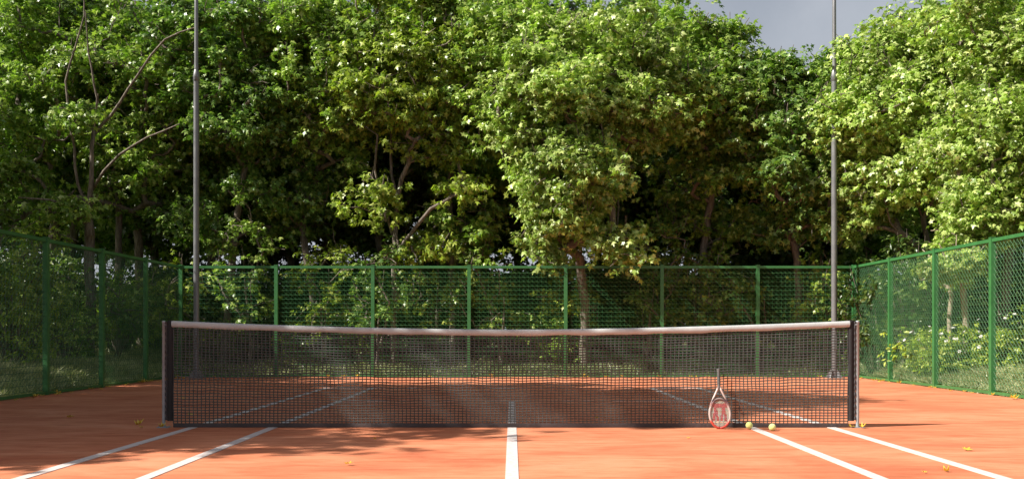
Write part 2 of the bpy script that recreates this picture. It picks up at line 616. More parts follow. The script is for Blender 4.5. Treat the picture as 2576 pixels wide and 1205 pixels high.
M['frame'] = frame_mat()
M['grip'] = simple('grey_grip', (0.11, 0.105, 0.10), rough=0.7, var=0.3, scale=40, bump=0.4)
rb = at(1812, HZ + CAMH * F / 8.80, 8.80)
racket = empty('tennis_racket', (rb[0] + 0.0, 8.80, 0.0), 'upside down tennis racket with cream strings and red stencil leaning against the net', 'racket')
racket.rotation_euler = (R(-10.5), 0, R(0))
racket.rotation_euler = (R(-11), R(0.6), 0)
L = 0.555
HA, HB = 0.094, 0.134      # half width and half height of the head
HC = HB + 0.010
b = MB()
pts = []
for k in range(49):
    a = 2 * math.pi * k / 48
    sx = math.sin(a) * HA * (1.0 + 0.05 * math.cos(a))
    pts.append((sx, 0, HC - math.cos(a) * HB))
b.tube(pts, 0.0105, 10, ry=1.0)
b.build('frame', M['frame'], racket, smooth=True)
# throat
for s in (-1, 1):
    b = MB()
    pts = [(s * 0.087, 0, HC + 0.050), (s * 0.078, 0, HC + 0.088), (s * 0.060, 0, HC + 0.130), (s * 0.036, 0, HC + 0.178),
           (s * 0.019, 0, HC + 0.215), (s * 0.009, 0, HC + 0.245)]
    b.tube(pts, [0.0095, 0.0095, 0.009, 0.009, 0.009, 0.009], 10)
    b.build('throat', M['frame'], racket, smooth=True)
b = MB()
b.tube([(0, 0, HC + 0.235), (0, 0, HC + 0.26), (0, 0, HC + 0.27), (0, 0, L - 0.016), (0, 0, L - 0.012), (0, 0, L)],
       [0.012, 0.0135, 0.0150, 0.0150, 0.0175, 0.0165], 8)
gp = b.build('grip', M['grip'], racket)
b = MB()
for k in range(9):
    z = HC + 0.275 + k * 0.013
    ring = [(0.0156 * math.cos(t), 0.0156 * math.sin(t), z + 0.006 * t / (2 * math.pi)) for t in np.linspace(0, 2 * math.pi, 13)]
    b.tube(ring, 0.0009, 4)
b.build('grip_wrap', M['lacing'], gp)


def in_logo(x, z):
    # an M-like upside-down letter of thick strokes, u across, v up
    u = x / (HA * 0.80); v = (z - (HC + 0.010)) / (HB * 0.60)
    if abs(u) > 1 or abs(v) > 1: return False
    if v > 0.52: return True                                    # joined tops of the strokes
    for (c0, c1) in ((-0.52, -0.76), (-0.52, -0.22), (0.48, 0.16), (0.48, 0.76)):
        t = (0.55 - v) / 1.5
        c = c0 + (c1 - c0) * min(1, max(0, t))
        if abs(u - c) < 0.155: return True
    return False


b = MB()


def string(p0, p1, n=26):
    for i in range(n):
        q0 = [p0[k] + (p1[k] - p0[k]) * i / n for k in range(3)]
        q1 = [p0[k] + (p1[k] - p0[k]) * (i + 1) / n for k in range(3)]
        mi = 1 if in_logo((q0[0] + q1[0]) / 2, (q0[2] + q1[2]) / 2) else 0
        b.tube([q0, q1], 0.0013 if mi == 0 else 0.00145, 4, m=mi, caps=False)


for k in range(-7, 8):
    x = k * 0.0118
    zz = HB * math.sqrt(max(0, 1 - (x / HA) ** 2)) - 0.004
    string((x, 0.0, HC - zz), (x, 0.0, HC + zz))
for k in range(-10, 11):
    z = k * 0.0124
    xx = HA * math.sqrt(max(0, 1 - (z / HB) ** 2)) - 0.004
    string((-xx, 0.002, HC + z), (xx, 0.002, HC + z))
b.build('strings', [M['string'], M['stencil']], racket)


def ball_mat():
    m, nt, out = new_mat('felt')
    b = N(nt, 'ShaderNodeBsdfPrincipled', i_Roughness=0.9)
    b.inputs['Sheen Weight'].default_value = 0.4
    tc = N(nt, 'ShaderNodeTexCoord')
    n = N(nt, 'ShaderNodeTexNoise', i_Scale=120.0, i_Detail=3.0)
    nt.links.new(tc.outputs['Object'], n.inputs['Vector'])
    r = ramp(nt, n.outputs[0], [(0.3, (0.56, 0.66, 0.17)), (0.7, (0.70, 0.78, 0.30))])
    nt.links.new(r.outputs[0], b.inputs['Base Color'])
    bp = N(nt, 'ShaderNodeBump', i_Strength=0.6, i_Distance=0.002)
    nt.links.new(n.outputs[0], bp.inputs['Height'])
    nt.links.new(bp.outputs[0], b.inputs['Normal'])
    nt.links.new(b.outputs[0], out.inputs[0])
    return m


M['felt'] = ball_mat()
M['seam'] = simple('ball_seam', (0.75, 0.76, 0.62), rough=0.7)
BR = 0.0322


def make_ball(loc, rot, label):
    e = empty('tennis_ball', loc, label, 'tennis ball', 'tennis balls lying by the net')
    b = MB()
    prof = [(BR * math.sin(math.pi * k / 24), BR - BR * math.cos(math.pi * k / 24)) for k in range(25)]
    b.lathe(prof, 32)
    b.build('felt_cover', M['felt'], e, smooth=True)
    b = MB()
    pts = []
    A_ = 0.44
    for k in range(73):
        t = 2 * math.pi * k / 72
        v = Vector(((1 - A_) * math.cos(t) + A_ * math.cos(3 * t), (1 - A_) * math.sin(t) - A_ * math.sin(3 * t),
                    2 * math.sqrt(A_ * (1 - A_)) * math.cos(2 * t)))
        v.normalize(); v *= BR + 0.0001
        pts.append(Matrix.Rotation(rot, 3, 'Y') @ Matrix.Rotation(rot * 1.7, 3, 'X') @ v + Vector((0, 0, BR)))
    b.tube(pts, 0.0011, 5)
    b.build('seam', M['seam'], e, smooth=True)


p1 = (1885 - CX) / F * 8.79
p2 = (1943 - CX) / F * 8.65
make_ball((p1, 8.79, 0.004), 0.6, 'yellow tennis ball on the white sideline, the one nearer the racket')
make_ball((p2, 8.65, 0.0), 2.0, 'yellow tennis ball on bare clay, the one farther from the racket')


# ------------------------------------------------------------------ fences
FH = 2.22
WT = 0.0026


def panel_mesh(width):
    """welded mesh: level wires, upright wires and one set of slanting wires"""
    b = MB()
    st = 0.0855
    z0, z1 = 0.075, FH - 0.06
    H = z1 - z0
    n = int(width / st)
    sx = width / n
    nzr = int(round(H / st))
    sz = H / nzr

    def wire(p, q, y, r=WT):
        b.tube([(p[0], y, p[1]), (q[0], y, q[1])], r, 4, caps=False)
    for j in range(nzr + 1):
        wire((0, z0 + j * sz), (width, z0 + j * sz), -0.004, WT * 1.3)
    for i in range(1, n):
        wire((i * sx, z0), (i * sx, z1), 0.004, WT * 0.75)
    for k in range(-nzr + 1, n):
        # falling from upper left to lower right, clipped to the panel
        i0, j0 = k, 0
        a0 = max(0, -k); a1 = min(nzr, n - k)
        p = ((k + a0) * sx, z1 - a0 * sz); q = ((k + a1) * sx, z1 - a1 * sz)
        wire(p, q, 0.0, WT * 1.0)
    return b.mesh('mesh_panel', M['wire'])


def post_mesh():
    b = MB()
    b.box(-0.034, 0.034, -0.034, 0.034, -0.15, FH + 0.005)
    b.box(-0.038, 0.038, -0.038, 0.038, FH + 0.005, FH + 0.018)
    me = b.mesh('post', M['fence'])
    return me


PM = post_mesh()
PANELS = {}


def fence(name_label, pts, group='green mesh fences around the court'):
    """pts: post positions along the run, first to last"""
    e = empty('mesh_fence', (pts[0][0], pts[0][1], 0), name_label, 'fence', group)
    o0 = Vector((pts[0][0], pts[0][1], 0))
    for i, p in enumerate(pts):
        if i == 0 and pts[0] in USED: continue
        USED.add(p)
        po = link_mesh('post', PM, e, Vector((p[0], p[1], 0)) - o0)
        ang = math.atan2(pts[1][1] - pts[0][1], pts[1][0] - pts[0][0])
        po.rotation_euler.z = ang
    for i in range(len(pts) - 1):
        a = Vector((*pts[i], 0)); c = Vector((*pts[i + 1], 0))
        dv = c - a
        ln = dv.length - 0.068
        key = round(ln, 2)
        if key not in PANELS:
            rails = MB()
            rails.box(0, key, -0.022, 0.022, FH - 0.052, FH - 0.004)
            r2 = MB()
            r2.box(0, key, -0.018, 0.018, 0.012, 0.050)
            PANELS[key] = (panel_mesh(key), rails.mesh('top_rail', M['fence']), r2.mesh('bottom_rail', M['fence']))
        ang = math.atan2(dv.y, dv.x)
        st = a + dv.normalized() * 0.034 - o0
        for nm, me in zip(('mesh_panel', 'top_rail', 'bottom_rail'), PANELS[key]):
            q = link_mesh(nm, me, e, st)
            q.rotation_euler.z = ang
            q.scale.x = ln / key
    return e


USED = set()
FY = 19.2
cols = [(px - CX) / F * FY for px in (455, 695, 938, 1180, 1423, 1665, 1906, 2148)]
XLF, XRF = cols[0], cols[-1]
fence('long green mesh fence across the far end of the court, facing the camera', [(x, FY) for x in cols])
fence('green mesh fence in the shade along the left side of the court',
      [(XLF, FY)] + [(XLF, FY - 1.85 * k) for k in range(1, 7)])
fence('sunlit green mesh fence along the right side of the court',
      [(XRF, FY)] + [(XRF, FY - 1.845 * k) for k in range(1, 7)])


# ------------------------------------------------------------------ light poles
def light_pole(x, y, label):
    e = empty('steel_pole', (x, y, 0), label, 'pole', 'tall steel poles at the far corners')
    b = MB()
    b.lathe([(0.0585, 0.012), (0.056, 1.2), (0.053, 5.90), (0.053, 5.92), (0.0, 5.92)], 28)
    b.build('lower_shaft', M['steel'], e, smooth=True)
    b = MB()
    b.lathe([(0.0545, 5.78), (0.0600, 5.785), (0.0600, 5.90), (0.0560, 5.93), (0.0440, 5.99), (0.040, 6.0)], 28)
    cl = b.build('collar', M['steel'], e, smooth=True)
    for k in range(6):
        a = k * math.pi / 3 + 0.3
        for z in (5.81, 5.87):
            b = MB()
            c, s = math.cos(a), math.sin(a)
            b.tube([(c * 0.058, s * 0.058, z), (c * 0.070, s * 0.070, z)], 0.008, 6)
            b.build('bolt', M['steel'], cl)
    b = MB()
    b.lathe([(0.040, 5.98), (0.037, 7.2), (0.030, 9.2), (0.0, 9.22)], 24)
    b.build('upper_shaft', M['steel'], e, smooth=True)
    b = MB()
    b.box(-0.15, 0.15, -0.15, 0.15, 0.001, 0.014)
    bp = b.build('base_plate', M['steel'], e)
    for k in range(4):
        b = MB()
        a = k * math.pi / 2 + math.pi / 4
        c, s = math.cos(a), math.sin(a)
        n0 = len(b.v)
        for off in (-0.005, 0.005):
            for (r, z) in ((0.050, 0.014), (0.165, 0.014), (0.150, 0.05), (0.050, 0.19)):
                b.v.append((c * r - s * off, s * r + c * off, z))
        for q in ((3, 2, 1, 0), (4, 5, 6, 7), (0, 1, 5, 4), (1, 2, 6, 5), (2, 3, 7, 6), (3, 0, 4, 7)):
            b.f.append(tuple(n0 + t for t in q)); b.m.append(0)
        b.build('gusset', M['steel'], bp)
    b = MB()
    b.box(-0.030, 0.030, -0.066, -0.052, 0.55, 0.82)
    b.build('access_hatch', M['steel'], e)


light_pole((494 - CX) / F * 18.75, 18.75, 'tall dark grey steel pole in the shade near the left corner of the court')
light_pole((2098.5 - CX) / F * 18.75, 18.75, 'tall grey steel pole shining in the sun near the right corner of the court')


# ------------------------------------------------------------------ leaves and trees
def leaf_shape():
    """five-lobed leaf about 1 long: centre + ring of ten points"""
    ring = [(0.0, 0.0), (-0.30, -0.06), (-0.19, 0.20), (-0.52, 0.42), (-0.17, 0.52), (0.0, 1.0),
            (0.17, 0.52), (0.52, 0.42), (0.19, 0.20), (0.30, -0.06)]
    v = [(0.0, 0.30, 0.0)]
    for i, (x, y) in enumerate(ring):
        tip = i in (1, 3, 5, 7, 9)
        v.append((x, y, -0.16 * (abs(x) ** 1.2 + abs(y - .3) ** 1.4) - (0.05 if tip else -0.02)))
    f = [(0, 1 + i, 1 + (i + 1) % 10) for i in range(10)]
    return np.array(v), np.array(f)


def oval_leaf():
    v = np.array([(0, 0, 0), (-0.26, 0.35, 0.05), (0, 0.5, -0.03), (0.26, 0.35, 0.05), (-0.18, 0.75, 0.0), (0, 1.0, -0.14), (0.18, 0.75, 0.0)], dtype=float)
    f = np.array([(0, 2, 1), (0, 3, 2), (1, 2, 4), (2, 3, 6), (2, 5, 4), (2, 6, 5)])
    return v, f


LEAF = leaf_shape()
OVAL = oval_leaf()


def leaves_mesh(name, pos, out, size, mat, shape=LEAF, up=0.55, spread=0.75, r=rng):
    """pos (n,3), out (n,3) unit outward directions"""
    n = len(pos)
    nrm = out * 0.55 + np.array([0, 0, up]) + r.normal(0, spread * 0.55, (n, 3))
    nrm /= np.linalg.norm(nrm, axis=1)[:, None] + 1e-9
    dirv = out * 0.6 + np.array([0, 0, -0.35]) + r.normal(0, 0.6, (n, 3))
    dirv -= nrm * (dirv * nrm).sum(1)[:, None]
    dirv /= np.linalg.norm(dirv, axis=1)[:, None] + 1e-9
    side = np.cross(dirv, nrm)
    v, f = shape
    sz = size * (0.55 + 0.75 * r.random(n) ** 1.1)
    curl = 0.4 + 1.6 * r.random(n)
    V = (pos[:, None, :] + sz[:, None, None] * (side[:, None, :] * v[None, :, 0, None]
         + dirv[:, None, :] * v[None, :, 1, None] + nrm[:, None, :] * (v[None, :, 2, None] * curl[:, None, None])))
    idx = f[None, :, :] + (np.arange(n) * len(v))[:, None, None]
    return np_mesh(name, V.reshape(-1, 3), 3, idx.reshape(-1, 3), [mat])


def unit(v):
    return v / (np.linalg.norm(v, axis=-1, keepdims=True) + 1e-9)


def skeleton(limbs, clumps, r, r0=0.0075, expo=2.25, kids=3, lscale=1.0):
    """limbs: list of polylines (first is the trunk from the ground); clumps: (n,3).
    Every clump is joined to the nearest node below it; radii follow the pipe rule."""
    nodes, par, rmin = [], [], {}

    def add(p, q):
        nodes.append(np.array(p, float)); par.append(q)
        return len(nodes) - 1
    for li, pl in enumerate(limbs):
        prev = -1
        first = len(nodes)
        if li > 0:
            A = np.array(nodes)
            prev = int(np.argmin(np.linalg.norm(A - pl[0], axis=1)))
            pl = pl[1:] if np.linalg.norm(A[prev] - pl[0]) < 0.05 else pl
        for p in pl:
            p = np.array(p, float)
            if prev >= 0:
                q = nodes[prev]
                m = max(1, int(np.linalg.norm(p - q) / 0.30))
                for k in range(1, m):
                    t = k / m
                    prev = add(q + (p - q) * t + r.normal(0, 0.014, 3) * (1 if k else 0), prev)
            prev = add(p, prev)
        own = range(first, len(nodes))
        for i_ in own:
            t = (i_ - first) / max(1, len(own) - 1)
            rmin[i_] = (0.030 if li else 0.05) * (1 - t) + 0.012
    cb = nodes[0]
    order = np.argsort(np.linalg.norm((clumps - cb) * np.array([1.3, 1.3, 1.0]), axis=1))
    tips = []
    for ci in order:
        c = clumps[ci]
        A = np.array(nodes)
        dv = c - A
        dist = np.linalg.norm(dv, axis=1)
        pen = dist + np.maximum(0, -(dv[:, 2]) + 0.05) * 1.6 + (A[:, 2] < limbs[0][0][2] + 1.2) * 3.0
        k = int(np.argmin(pen))
        p0 = nodes[k]
        ln = dist[k]
        m = max(2, int(ln / 0.22))
        prev = k
        bend = np.array([0, 0, 0.14 * ln]) + r.normal(0, 0.07 * ln, 3)
        for i in range(1, m + 1):
            t = i / m
            prev = add(p0 + (c - p0) * t + bend * math.sin(math.pi * t) + r.normal(0, 0.014, 3), prev)
        tips.append(prev)
        for _ in range(kids):
            dd = unit(r.normal(0, 1, 3) + unit(c - p0) * 0.8 + np.array([0, 0, 0.2])) * (0.22 + 0.22 * r.random())
            q = add(c + dd * 0.5 + r.normal(0, 0.02, 3), prev)
            add(c + dd, q)
    n = len(nodes)
    A = np.array(nodes)
    acc = np.zeros(n)
    ch = [[] for _ in range(n)]
    for i in range(n):
        if par[i] >= 0: ch[par[i]].append(i)
    rad = np.zeros(n)
    for i in range(n - 1, -1, -1):
        rad[i] = max((acc[i]) ** (1 / expo) if ch[i] else r0, rmin.get(i, 0) * lscale)
        if par[i] >= 0: acc[par[i]] += rad[i] ** expo
    return A, par, ch, rad


def wood_mesh(name, A, par, ch, rad, mat, rmax, sides=6):
    b = MB()
    s = min(1.0, rmax / rad[0])
    rad = rad * 1.0
    rad = np.where(rad > 0.02, 0.02 + (rad - 0.02) * max(0.05, (rmax - 0.02) / max(1e-6, rad[0] - 0.02)), rad)
    starts = [(0, -1)]
    while starts:
        i, pr = starts.pop()
        chain = [i] if pr < 0 else [pr, i]
        rr = [rad[i]] if pr < 0 else [rad[i], rad[i]]
        while ch[i]:
            c = max(ch[i], key=lambda k: rad[k])
            for k in ch[i]:
                if k != c: starts.append((k, i))
            chain.append(c); rr.append(rad[c]); i = c
        k = 9 if rr[0] > 0.05 else (6 if rr[0] > 0.02 else 4)
        if pr < 0:
            rr[0] *= 1.5; rr[1] *= 1.15
        b.tube([A[q] for q in chain], rr, k, caps=False)
    return b.mesh(name, mat, smooth=True)


def shell(c, rad, n, r, inner=0.55):
    """n clump centres spread through the outer part of an ellipsoid"""
    d_ = unit(r.normal(0, 1, (n, 3)))
    k = inner + (1 - inner) * r.random(n) ** 0.6
    k *= 1 + 0.16 * np.sin(d_[:, 0] * 5 + c[0]) * np.cos(d_[:, 2] * 6 + c[2])
    k[r.random(n) < 0.16] *= 1.22
    return np.array(c) + d_ * k[:, None] * np.array(rad)


def crown_leaves(clumps, centre, per, cr, r):
    n = len(clumps)
    cnt = np.maximum(20, (per * (0.5 + r.random(n))).astype(int))
    # every clump is a handful of sprays, every spray a whorl of leaves at the end of a twig
    ns = np.maximum(3, cnt // 7)
    idx = np.repeat(np.arange(n), ns)
    csz = (cr * (0.55 + 0.9 * r.random(n)))[idx]
    ax = (1 + 0.35 * r.normal(0, 1, (n, 3)) * np.array([1, 1, 0.5]))[idx]
    d_ = unit(r.normal(0, 1, (len(idx), 3)))
    rr = r.random(len(idx)) ** 0.5
    sp = clumps[idx] + d_ * (rr * csz)[:, None] * np.array([1.15, 1.15, 0.75]) * ax
    j = np.repeat(np.arange(len(sp)), 7)
    e_ = unit(r.normal(0, 1, (len(j), 3)) * np.array([1, 1, 0.6]))
    pos = sp[j] + e_ * (0.02 + 0.085 * r.random(len(j)))[:, None] * (cr / 0.4)
    out = unit(e_ * 0.9 + 0.5 * d_[j] + 0.5 * unit(pos - centre))
    return pos, out


def make_tree(label, base, limbs, blobs, leaf, group, bark='bark', per=120, cr=0.40, size=0.116, rmax=0.10,
              seed=0, name='maple_tree', dens=1.0, kids=3):
    """base world point; limbs in world coords; blobs: (centre, radii, n clumps)"""
    r = np.random.default_rng(seed)
    base = np.array(base, float)
    cl = np.vstack([shell(c, rd, max(4, int(n * dens)), r) for (c, rd, n) in blobs]) - base
    cl = cl[cl[:, 2] > 0.7]
    lm = [[np.array(p) - base for p in pl] for pl in limbs]
    e = empty(name, base, label, 'tree', group)
    A, par, ch, rad = skeleton(lm, cl, r, kids=kids, lscale=min(1.0, rmax / 0.09))
    tips = [i for i in range(len(A)) if not ch[i]]
    link_mesh('trunk', wood_mesh('trunk', A, par, ch, rad, M[bark], rmax), e)
    centre = cl.mean(0)
    pos, out = crown_leaves(cl, centre, per * 1.3, cr, r)
    link_mesh('crown', leaves_mesh('crown', pos, out, size, M[leaf], r=r), e)
    return e


def copy_tree(src, loc, rz, sc_, label, group, leaf=None):
    o = src.copy(); C.objects.link(o)
    o.location = loc; o.rotation_euler.z = rz; o.scale = (sc_, sc_, sc_) if not hasattr(sc_, '__len__') else sc_
    o['label'] = label; o['group'] = group
    for ch in src.children:
        c = ch.copy(); C.objects.link(c); c.parent = o
        if leaf and ch.name.startswith('crown'):
            c.material_slots[0].link = 'OBJECT'
            c.material_slots[0].material = M[leaf]
    return o


def gz(x, y):
    return np.array([x, y, ground_h(x, y) - 0.05])


def pl(Y, pts, dY=0.0):
    n = len(pts)
    return [at(px, py, Y + dY * i / max(1, n - 1)) for i, (px, py) in enumerate(pts)]


def blob(px, py, rx, ry, Y, n, depth=None):
    s = Y / F
    return (at(px, py, Y), (rx * s, depth or rx * s * 0.9, ry * s), n)


def base_at(px, Y):
    x = (px - CX) / F * Y
    return gz(x, Y)


G1 = 'front maple trees behind the fences'
# 1 - left: bare grey forked limbs
b0 = base_at(228, 20.2)
make_tree('maple with bare grey forking limbs, its trunk behind the left fence', b0,
          [[b0] + pl(20.2, [(226, 700), (226, 590)]),
           pl(20.1, [(226, 590), (220, 525), (196, 465), (178, 325), (165, 205), (188, 125), (212, 40), (205, -60)], -0.3),
           pl(20.1, [(224, 560), (230, 460), (236, 330), (245, 250), (222, 130), (215, 30)], -0.6),
           pl(20.1, [(232, 480), (262, 430), (300, 390), (372, 345), (452, 312)], -1.2),
           pl(20.0, [(236, 340), (280, 290), (322, 225), (350, 185), (415, 100), (492, 70)], -1.0),
           pl(20.1, [(222, 545), (180, 520), (125, 503), (45, 497)], -0.8)],
          [blob(80, 300, 150, 110, 21.6, 44), blob(60, 480, 120, 90, 21.0, 30), blob(350, 420, 110, 110, 21.8, 34),
           blob(200, 60, 210, 90, 21.8, 50), blob(230, 300, 60, 50, 20.0, 7), blob(190, 540, 60, 40, 20.0, 8), blob(420, 250, 90, 110, 21.4, 30),
           blob(300, 180, 170, 60, 21.6, 30)],
          'leaf_olive', G1, per=85, cr=0.42, seed=1, rmax=0.105)
# 2 - dark trunk to its right
b0 = base_at(300, 22.4)
make_tree('slim maple with a dark straight trunk, second trunk behind the left fence', b0,
          [[b0] + pl(22.4, [(298, 700), (300, 560), (302, 440), (318, 300)])],
          [blob(330, 380, 130, 130, 22.6, 50), blob(300, 180, 150, 110, 22.6, 45)],
          'leaf_olive', G1, per=100, seed=2, rmax=0.075)
# 3 - behind the left pole
b0 = base_at(560, 21.6)
make_tree('maple with a rounded deep green crown to the right of the left pole', b0,
          [[b0] + pl(21.6, [(575, 760), (590, 600), (610, 450), (640, 280)])],
          [blob(600, 260, 130, 130, 20.9, 70), blob(700, 470, 150, 115, 21.9, 66), blob(480, 560, 70, 50, 21.2, 12), blob(560, 80, 160, 90, 21.2, 50), blob(520, 420, 70, 110, 22.2, 20)],
          'leaf_green', G1, per=115, seed=3, rmax=0.085)
# 4 - leaning trunk
b0 = base_at(790, 21.8)
make_tree('leafy maple rising left of the forked middle tree, on a leaning dark trunk', b0,
          [[b0] + pl(21.8, [(792, 780), (770, 640), (760, 560), (800, 430), (830, 280)])],
          [blob(830, 170, 150, 140, 21.0, 85), blob(760, 60, 160, 80, 21.3, 50), blob(880, 330, 110, 80, 21.2, 36)],
          'leaf_olive', G1, per=120, seed=4, rmax=0.08)
# 5 - slender forked tree
b0 = base_at(990, 20.6)
make_tree('slender forked maple with a bare branch reaching right, behind the second fence post', b0,
          [[b0] + pl(20.6, [(992, 760), (991, 640), (1000, 500)]),
           pl(20.6, [(1000, 500), (1010, 450), (1049, 370), (1060, 290), (1085, 200)], -0.4),
           pl(20.6, [(1000, 500), (985, 440), (984, 340), (960, 240)], 0.3),
           pl(20.6, [(991, 600), (966, 525), (942, 425), (950, 340)], -0.4),
           pl(20.6, [(992, 640), (1024, 600), (1084, 525), (1170, 478)], -0.9)],
          [blob(980, 230, 150, 120, 20.5, 75), blob(1100, 150, 150, 120, 20.6, 70), blob(930, 500, 50, 60, 20.2, 9), blob(1090, 330, 90, 90, 20.4, 26),
           blob(1050, 30, 170, 80, 21, 50), blob(1150, 470, 50, 25, 19.9, 5), blob(1050, 620, 70, 30, 20.4, 8)],
          'leaf_yellow', G1, per=105, cr=0.36, seed=5, rmax=0.062)
# 6
b0 = base_at(1138, 21.0)
make_tree('maple with a straight thin dark trunk behind the third fence post', b0,
          [[b0] + pl(21.5, [(1137, 760), (1136, 600), (1128, 480), (1150, 330), (1180, 180)])],
          [blob(1200, 260, 120, 130, 20.6, 62), blob(1200, 80, 170, 90, 20.8, 62), blob(1170, 560, 90, 60, 20.9, 12)],
          'leaf_olive', G1, per=110, seed=6, rmax=0.07)
# 7 - the big sunlit tree
b0 = base_at(1470, 20.5)
make_tree('large sunlit maple whose low boughs hang over the middle of the far fence', b0,
          [[b0] + pl(20.5, [(1472, 760), (1458, 650), (1462, 560), (1440, 430), (1420, 300), (1430, 150)]),
           pl(20.4, [(1462, 560), (1500, 480), (1553, 420), (1600, 330), (1640, 220)], -0.3),
           pl(20.3, [(1545, 430), (1556, 520), (1550, 600)], -0.6),
           pl(20.3, [(1440, 430), (1370, 360), (1300, 300)], -0.8)],
          [blob(1380, 260, 170, 140, 19.6, 105), blob(1440, 440, 130, 120, 19.3, 62), blob(1410, 570, 75, 80, 19.5, 22), blob(1555, 620, 48, 42, 19.1, 11),
           blob(1620, 250, 130, 110, 19.9, 62), blob(1540, 110, 160, 90, 20.3, 55), blob(1330, 110, 150, 80, 20.3, 50)],
          'leaf_bright', G1, per=120, cr=0.40, seed=7, rmax=0.105)
# 8
b0 = base_at(1760, 21.7)
make_tree('spreading maple left of the sky gap with sunlit top and dark underside', b0,
          [[b0] + pl(21.7, [(1762, 760), (1770, 620), (1790, 480), (1820, 330), (1830, 200)])],
          [blob(1800, 250, 160, 110, 20.8, 80), blob(1880, 360, 130, 110, 20.6, 60), blob(1740, 100, 110, 100, 21.4, 45), blob(1730, 470, 110, 90, 22.4, 28), blob(1850, 550, 110, 60, 22.2, 18)],
          'leaf_olive', G1, per=115, seed=8, rmax=0.085)
# 9
b0 = base_at(2010, 21.0)
make_tree('fresh green maple of lower height just left of the right pole', b0,
          [[b0] + pl(20.9, [(2008, 760), (2000, 620), (1985, 480), (1975, 330)])],
          [blob(1960, 250, 120, 100, 20.4, 60), blob(2040, 380, 120, 150, 20.0, 75), blob(1900, 190, 70, 60, 20.8, 22), blob(2080, 230, 70, 80, 20.3, 26), blob(2030, 560, 90, 60, 20.9, 16)],
          'leaf_green', G1, per=115, seed=9, rmax=0.08)
# 10 - right wall of bright crowns
b0 = base_at(2330, 19.2)
make_tree('tall pale green maple with a branch dipping to the corner of the right fence', b0,
          [[b0] + pl(19.2, [(2334, 720), (2336, 620), (2322, 550), (2284, 450), (2270, 320), (2300, 180)]),
           pl(19.2, [(2330, 640), (2300, 612), (2262, 585), (2240, 560), (2225, 500)], -0.3),
           pl(19.2, [(2322, 550), (2380, 450), (2420, 330)], -0.6)],
          [blob(2240, 270, 140, 120, 18.8, 85), blob(2210, 440, 110, 80, 19.0, 44), blob(2380, 200, 140, 110, 18.6, 75), blob(2400, 380, 130, 110, 18.2, 70),
           blob(2330, 90, 150, 60, 19.2, 44), blob(2180, 560, 70, 40, 19.6, 10), blob(2140, 330, 60, 130, 19.3, 32), blob(2150, 170, 70, 60, 19.5, 20)],
          'leaf_bright', G1, per=120, seed=10, rmax=0.09, size=0.105)
# 11
b0 = base_at(2520, 17.2)
make_tree('dense pale green maple at the right edge with twiggy boughs over the fence', b0,
          [[b0] + pl(17.2, [(2530, 720), (2540, 600), (2560, 460), (2540, 320)]),
           pl(17.2, [(2552, 440), (2600, 400), (2500, 340), (2440, 310)], -0.6)],
          [blob(2500, 360, 130, 120, 16.6, 70), blob(2560, 180, 140, 130, 16.8, 70), blob(2470, 520, 90, 70, 16.6, 34), blob(2590, 530, 70, 70, 16.4, 26),
           blob(2480, 60, 150, 60, 17.2, 36)],
          'leaf_bright', G1, per=125, seed=11, rmax=0.08, size=0.095)
# 12 - saplings behind the right fence
b0 = base_at(2428, 16.6)
make_tree('small pale barked sapling with a light green crown behind the right fence', b0,
          [[b0] + pl(16.6, [(2430, 820), (2424, 740), (2420, 690), (2440, 600), (2450, 540)])],
          [blob(2405, 655, 70, 50, 16.4, 22), blob(2440, 590, 60, 40, 16.6, 14)],
          'leaf_bright', 'slim saplings behind the right fence', bark='pale_bark', per=120, cr=0.28, size=0.085, seed=12, rmax=0.055, name='sapling')
b0 = base_at(2390, 17.4)
make_tree('thin sapling with a short bare pale stem, left of the pale barked sapling', b0,
          [[b0] + pl(17.4, [(2388, 800), (2394, 740), (2398, 700), (2392, 640)])],
          [blob(2370, 690, 50, 35, 17.4, 9)],
          'leaf_bright', 'slim saplings behind the right fence', bark='pale_bark', per=50, cr=0.25, size=0.10, seed=13, rmax=0.045, name='sapling')

# generic trees for the rows behind and for the left side of the court
GEN = []


def generic(seed, h, leaf, label, loc):
    r = np.random.default_rng(seed)
    base = np.array(loc, float)
    lean = r.normal(0, 0.25, 2)
    limbs = [[base + (0, 0, -0.05), base + (lean[0] * .3, lean[1] * .3, h * .2), base + (lean[0], lean[1], h * .45), base + (lean[0] * .6, lean[1], h * .7)]]
    blobs = []
    for k in range(7):
        a = k * 2.4 + r.random()
        z = h * (0.42 + 0.075 * k)
        rr = 1.25 * (1 - abs(k - 2.5) / 6)
        blobs.append((base + (math.cos(a) * rr, math.sin(a) * rr, z), (1.15, 1.15, 0.95), 26))
    return make_tree(label, base, limbs, blobs, leaf, G2, per=100, cr=0.46, size=0.15, seed=seed, rmax=0.10, kids=2)


G2 = 'dim maple trees in the rows behind'
LB = ['dim dark green maple standing close behind the green crown right of the left pole', 'dim olive maple standing close behind the gap left of the big sunlit tree',
      'dim green maple standing close behind the bare limbed maple']
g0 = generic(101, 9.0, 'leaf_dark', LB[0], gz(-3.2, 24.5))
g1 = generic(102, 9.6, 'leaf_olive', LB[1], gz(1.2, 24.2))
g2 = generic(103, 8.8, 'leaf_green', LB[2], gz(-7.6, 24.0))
GEN = [g0, g1, g2]
r = np.random.default_rng(77)
rows = []
ORD = ['first', 'second', 'third', 'fourth', 'fifth', 'sixth', 'seventh']


def where(px):
    k = int((px - 455) // 242)
    if k < 0: return 'above the left fence' if px > 130 else 'at the left edge'
    if k > 6: return 'above the right fence' if px < 2480 else 'at the right edge'
    return 'above the %s far fence panel' % ORD[k]


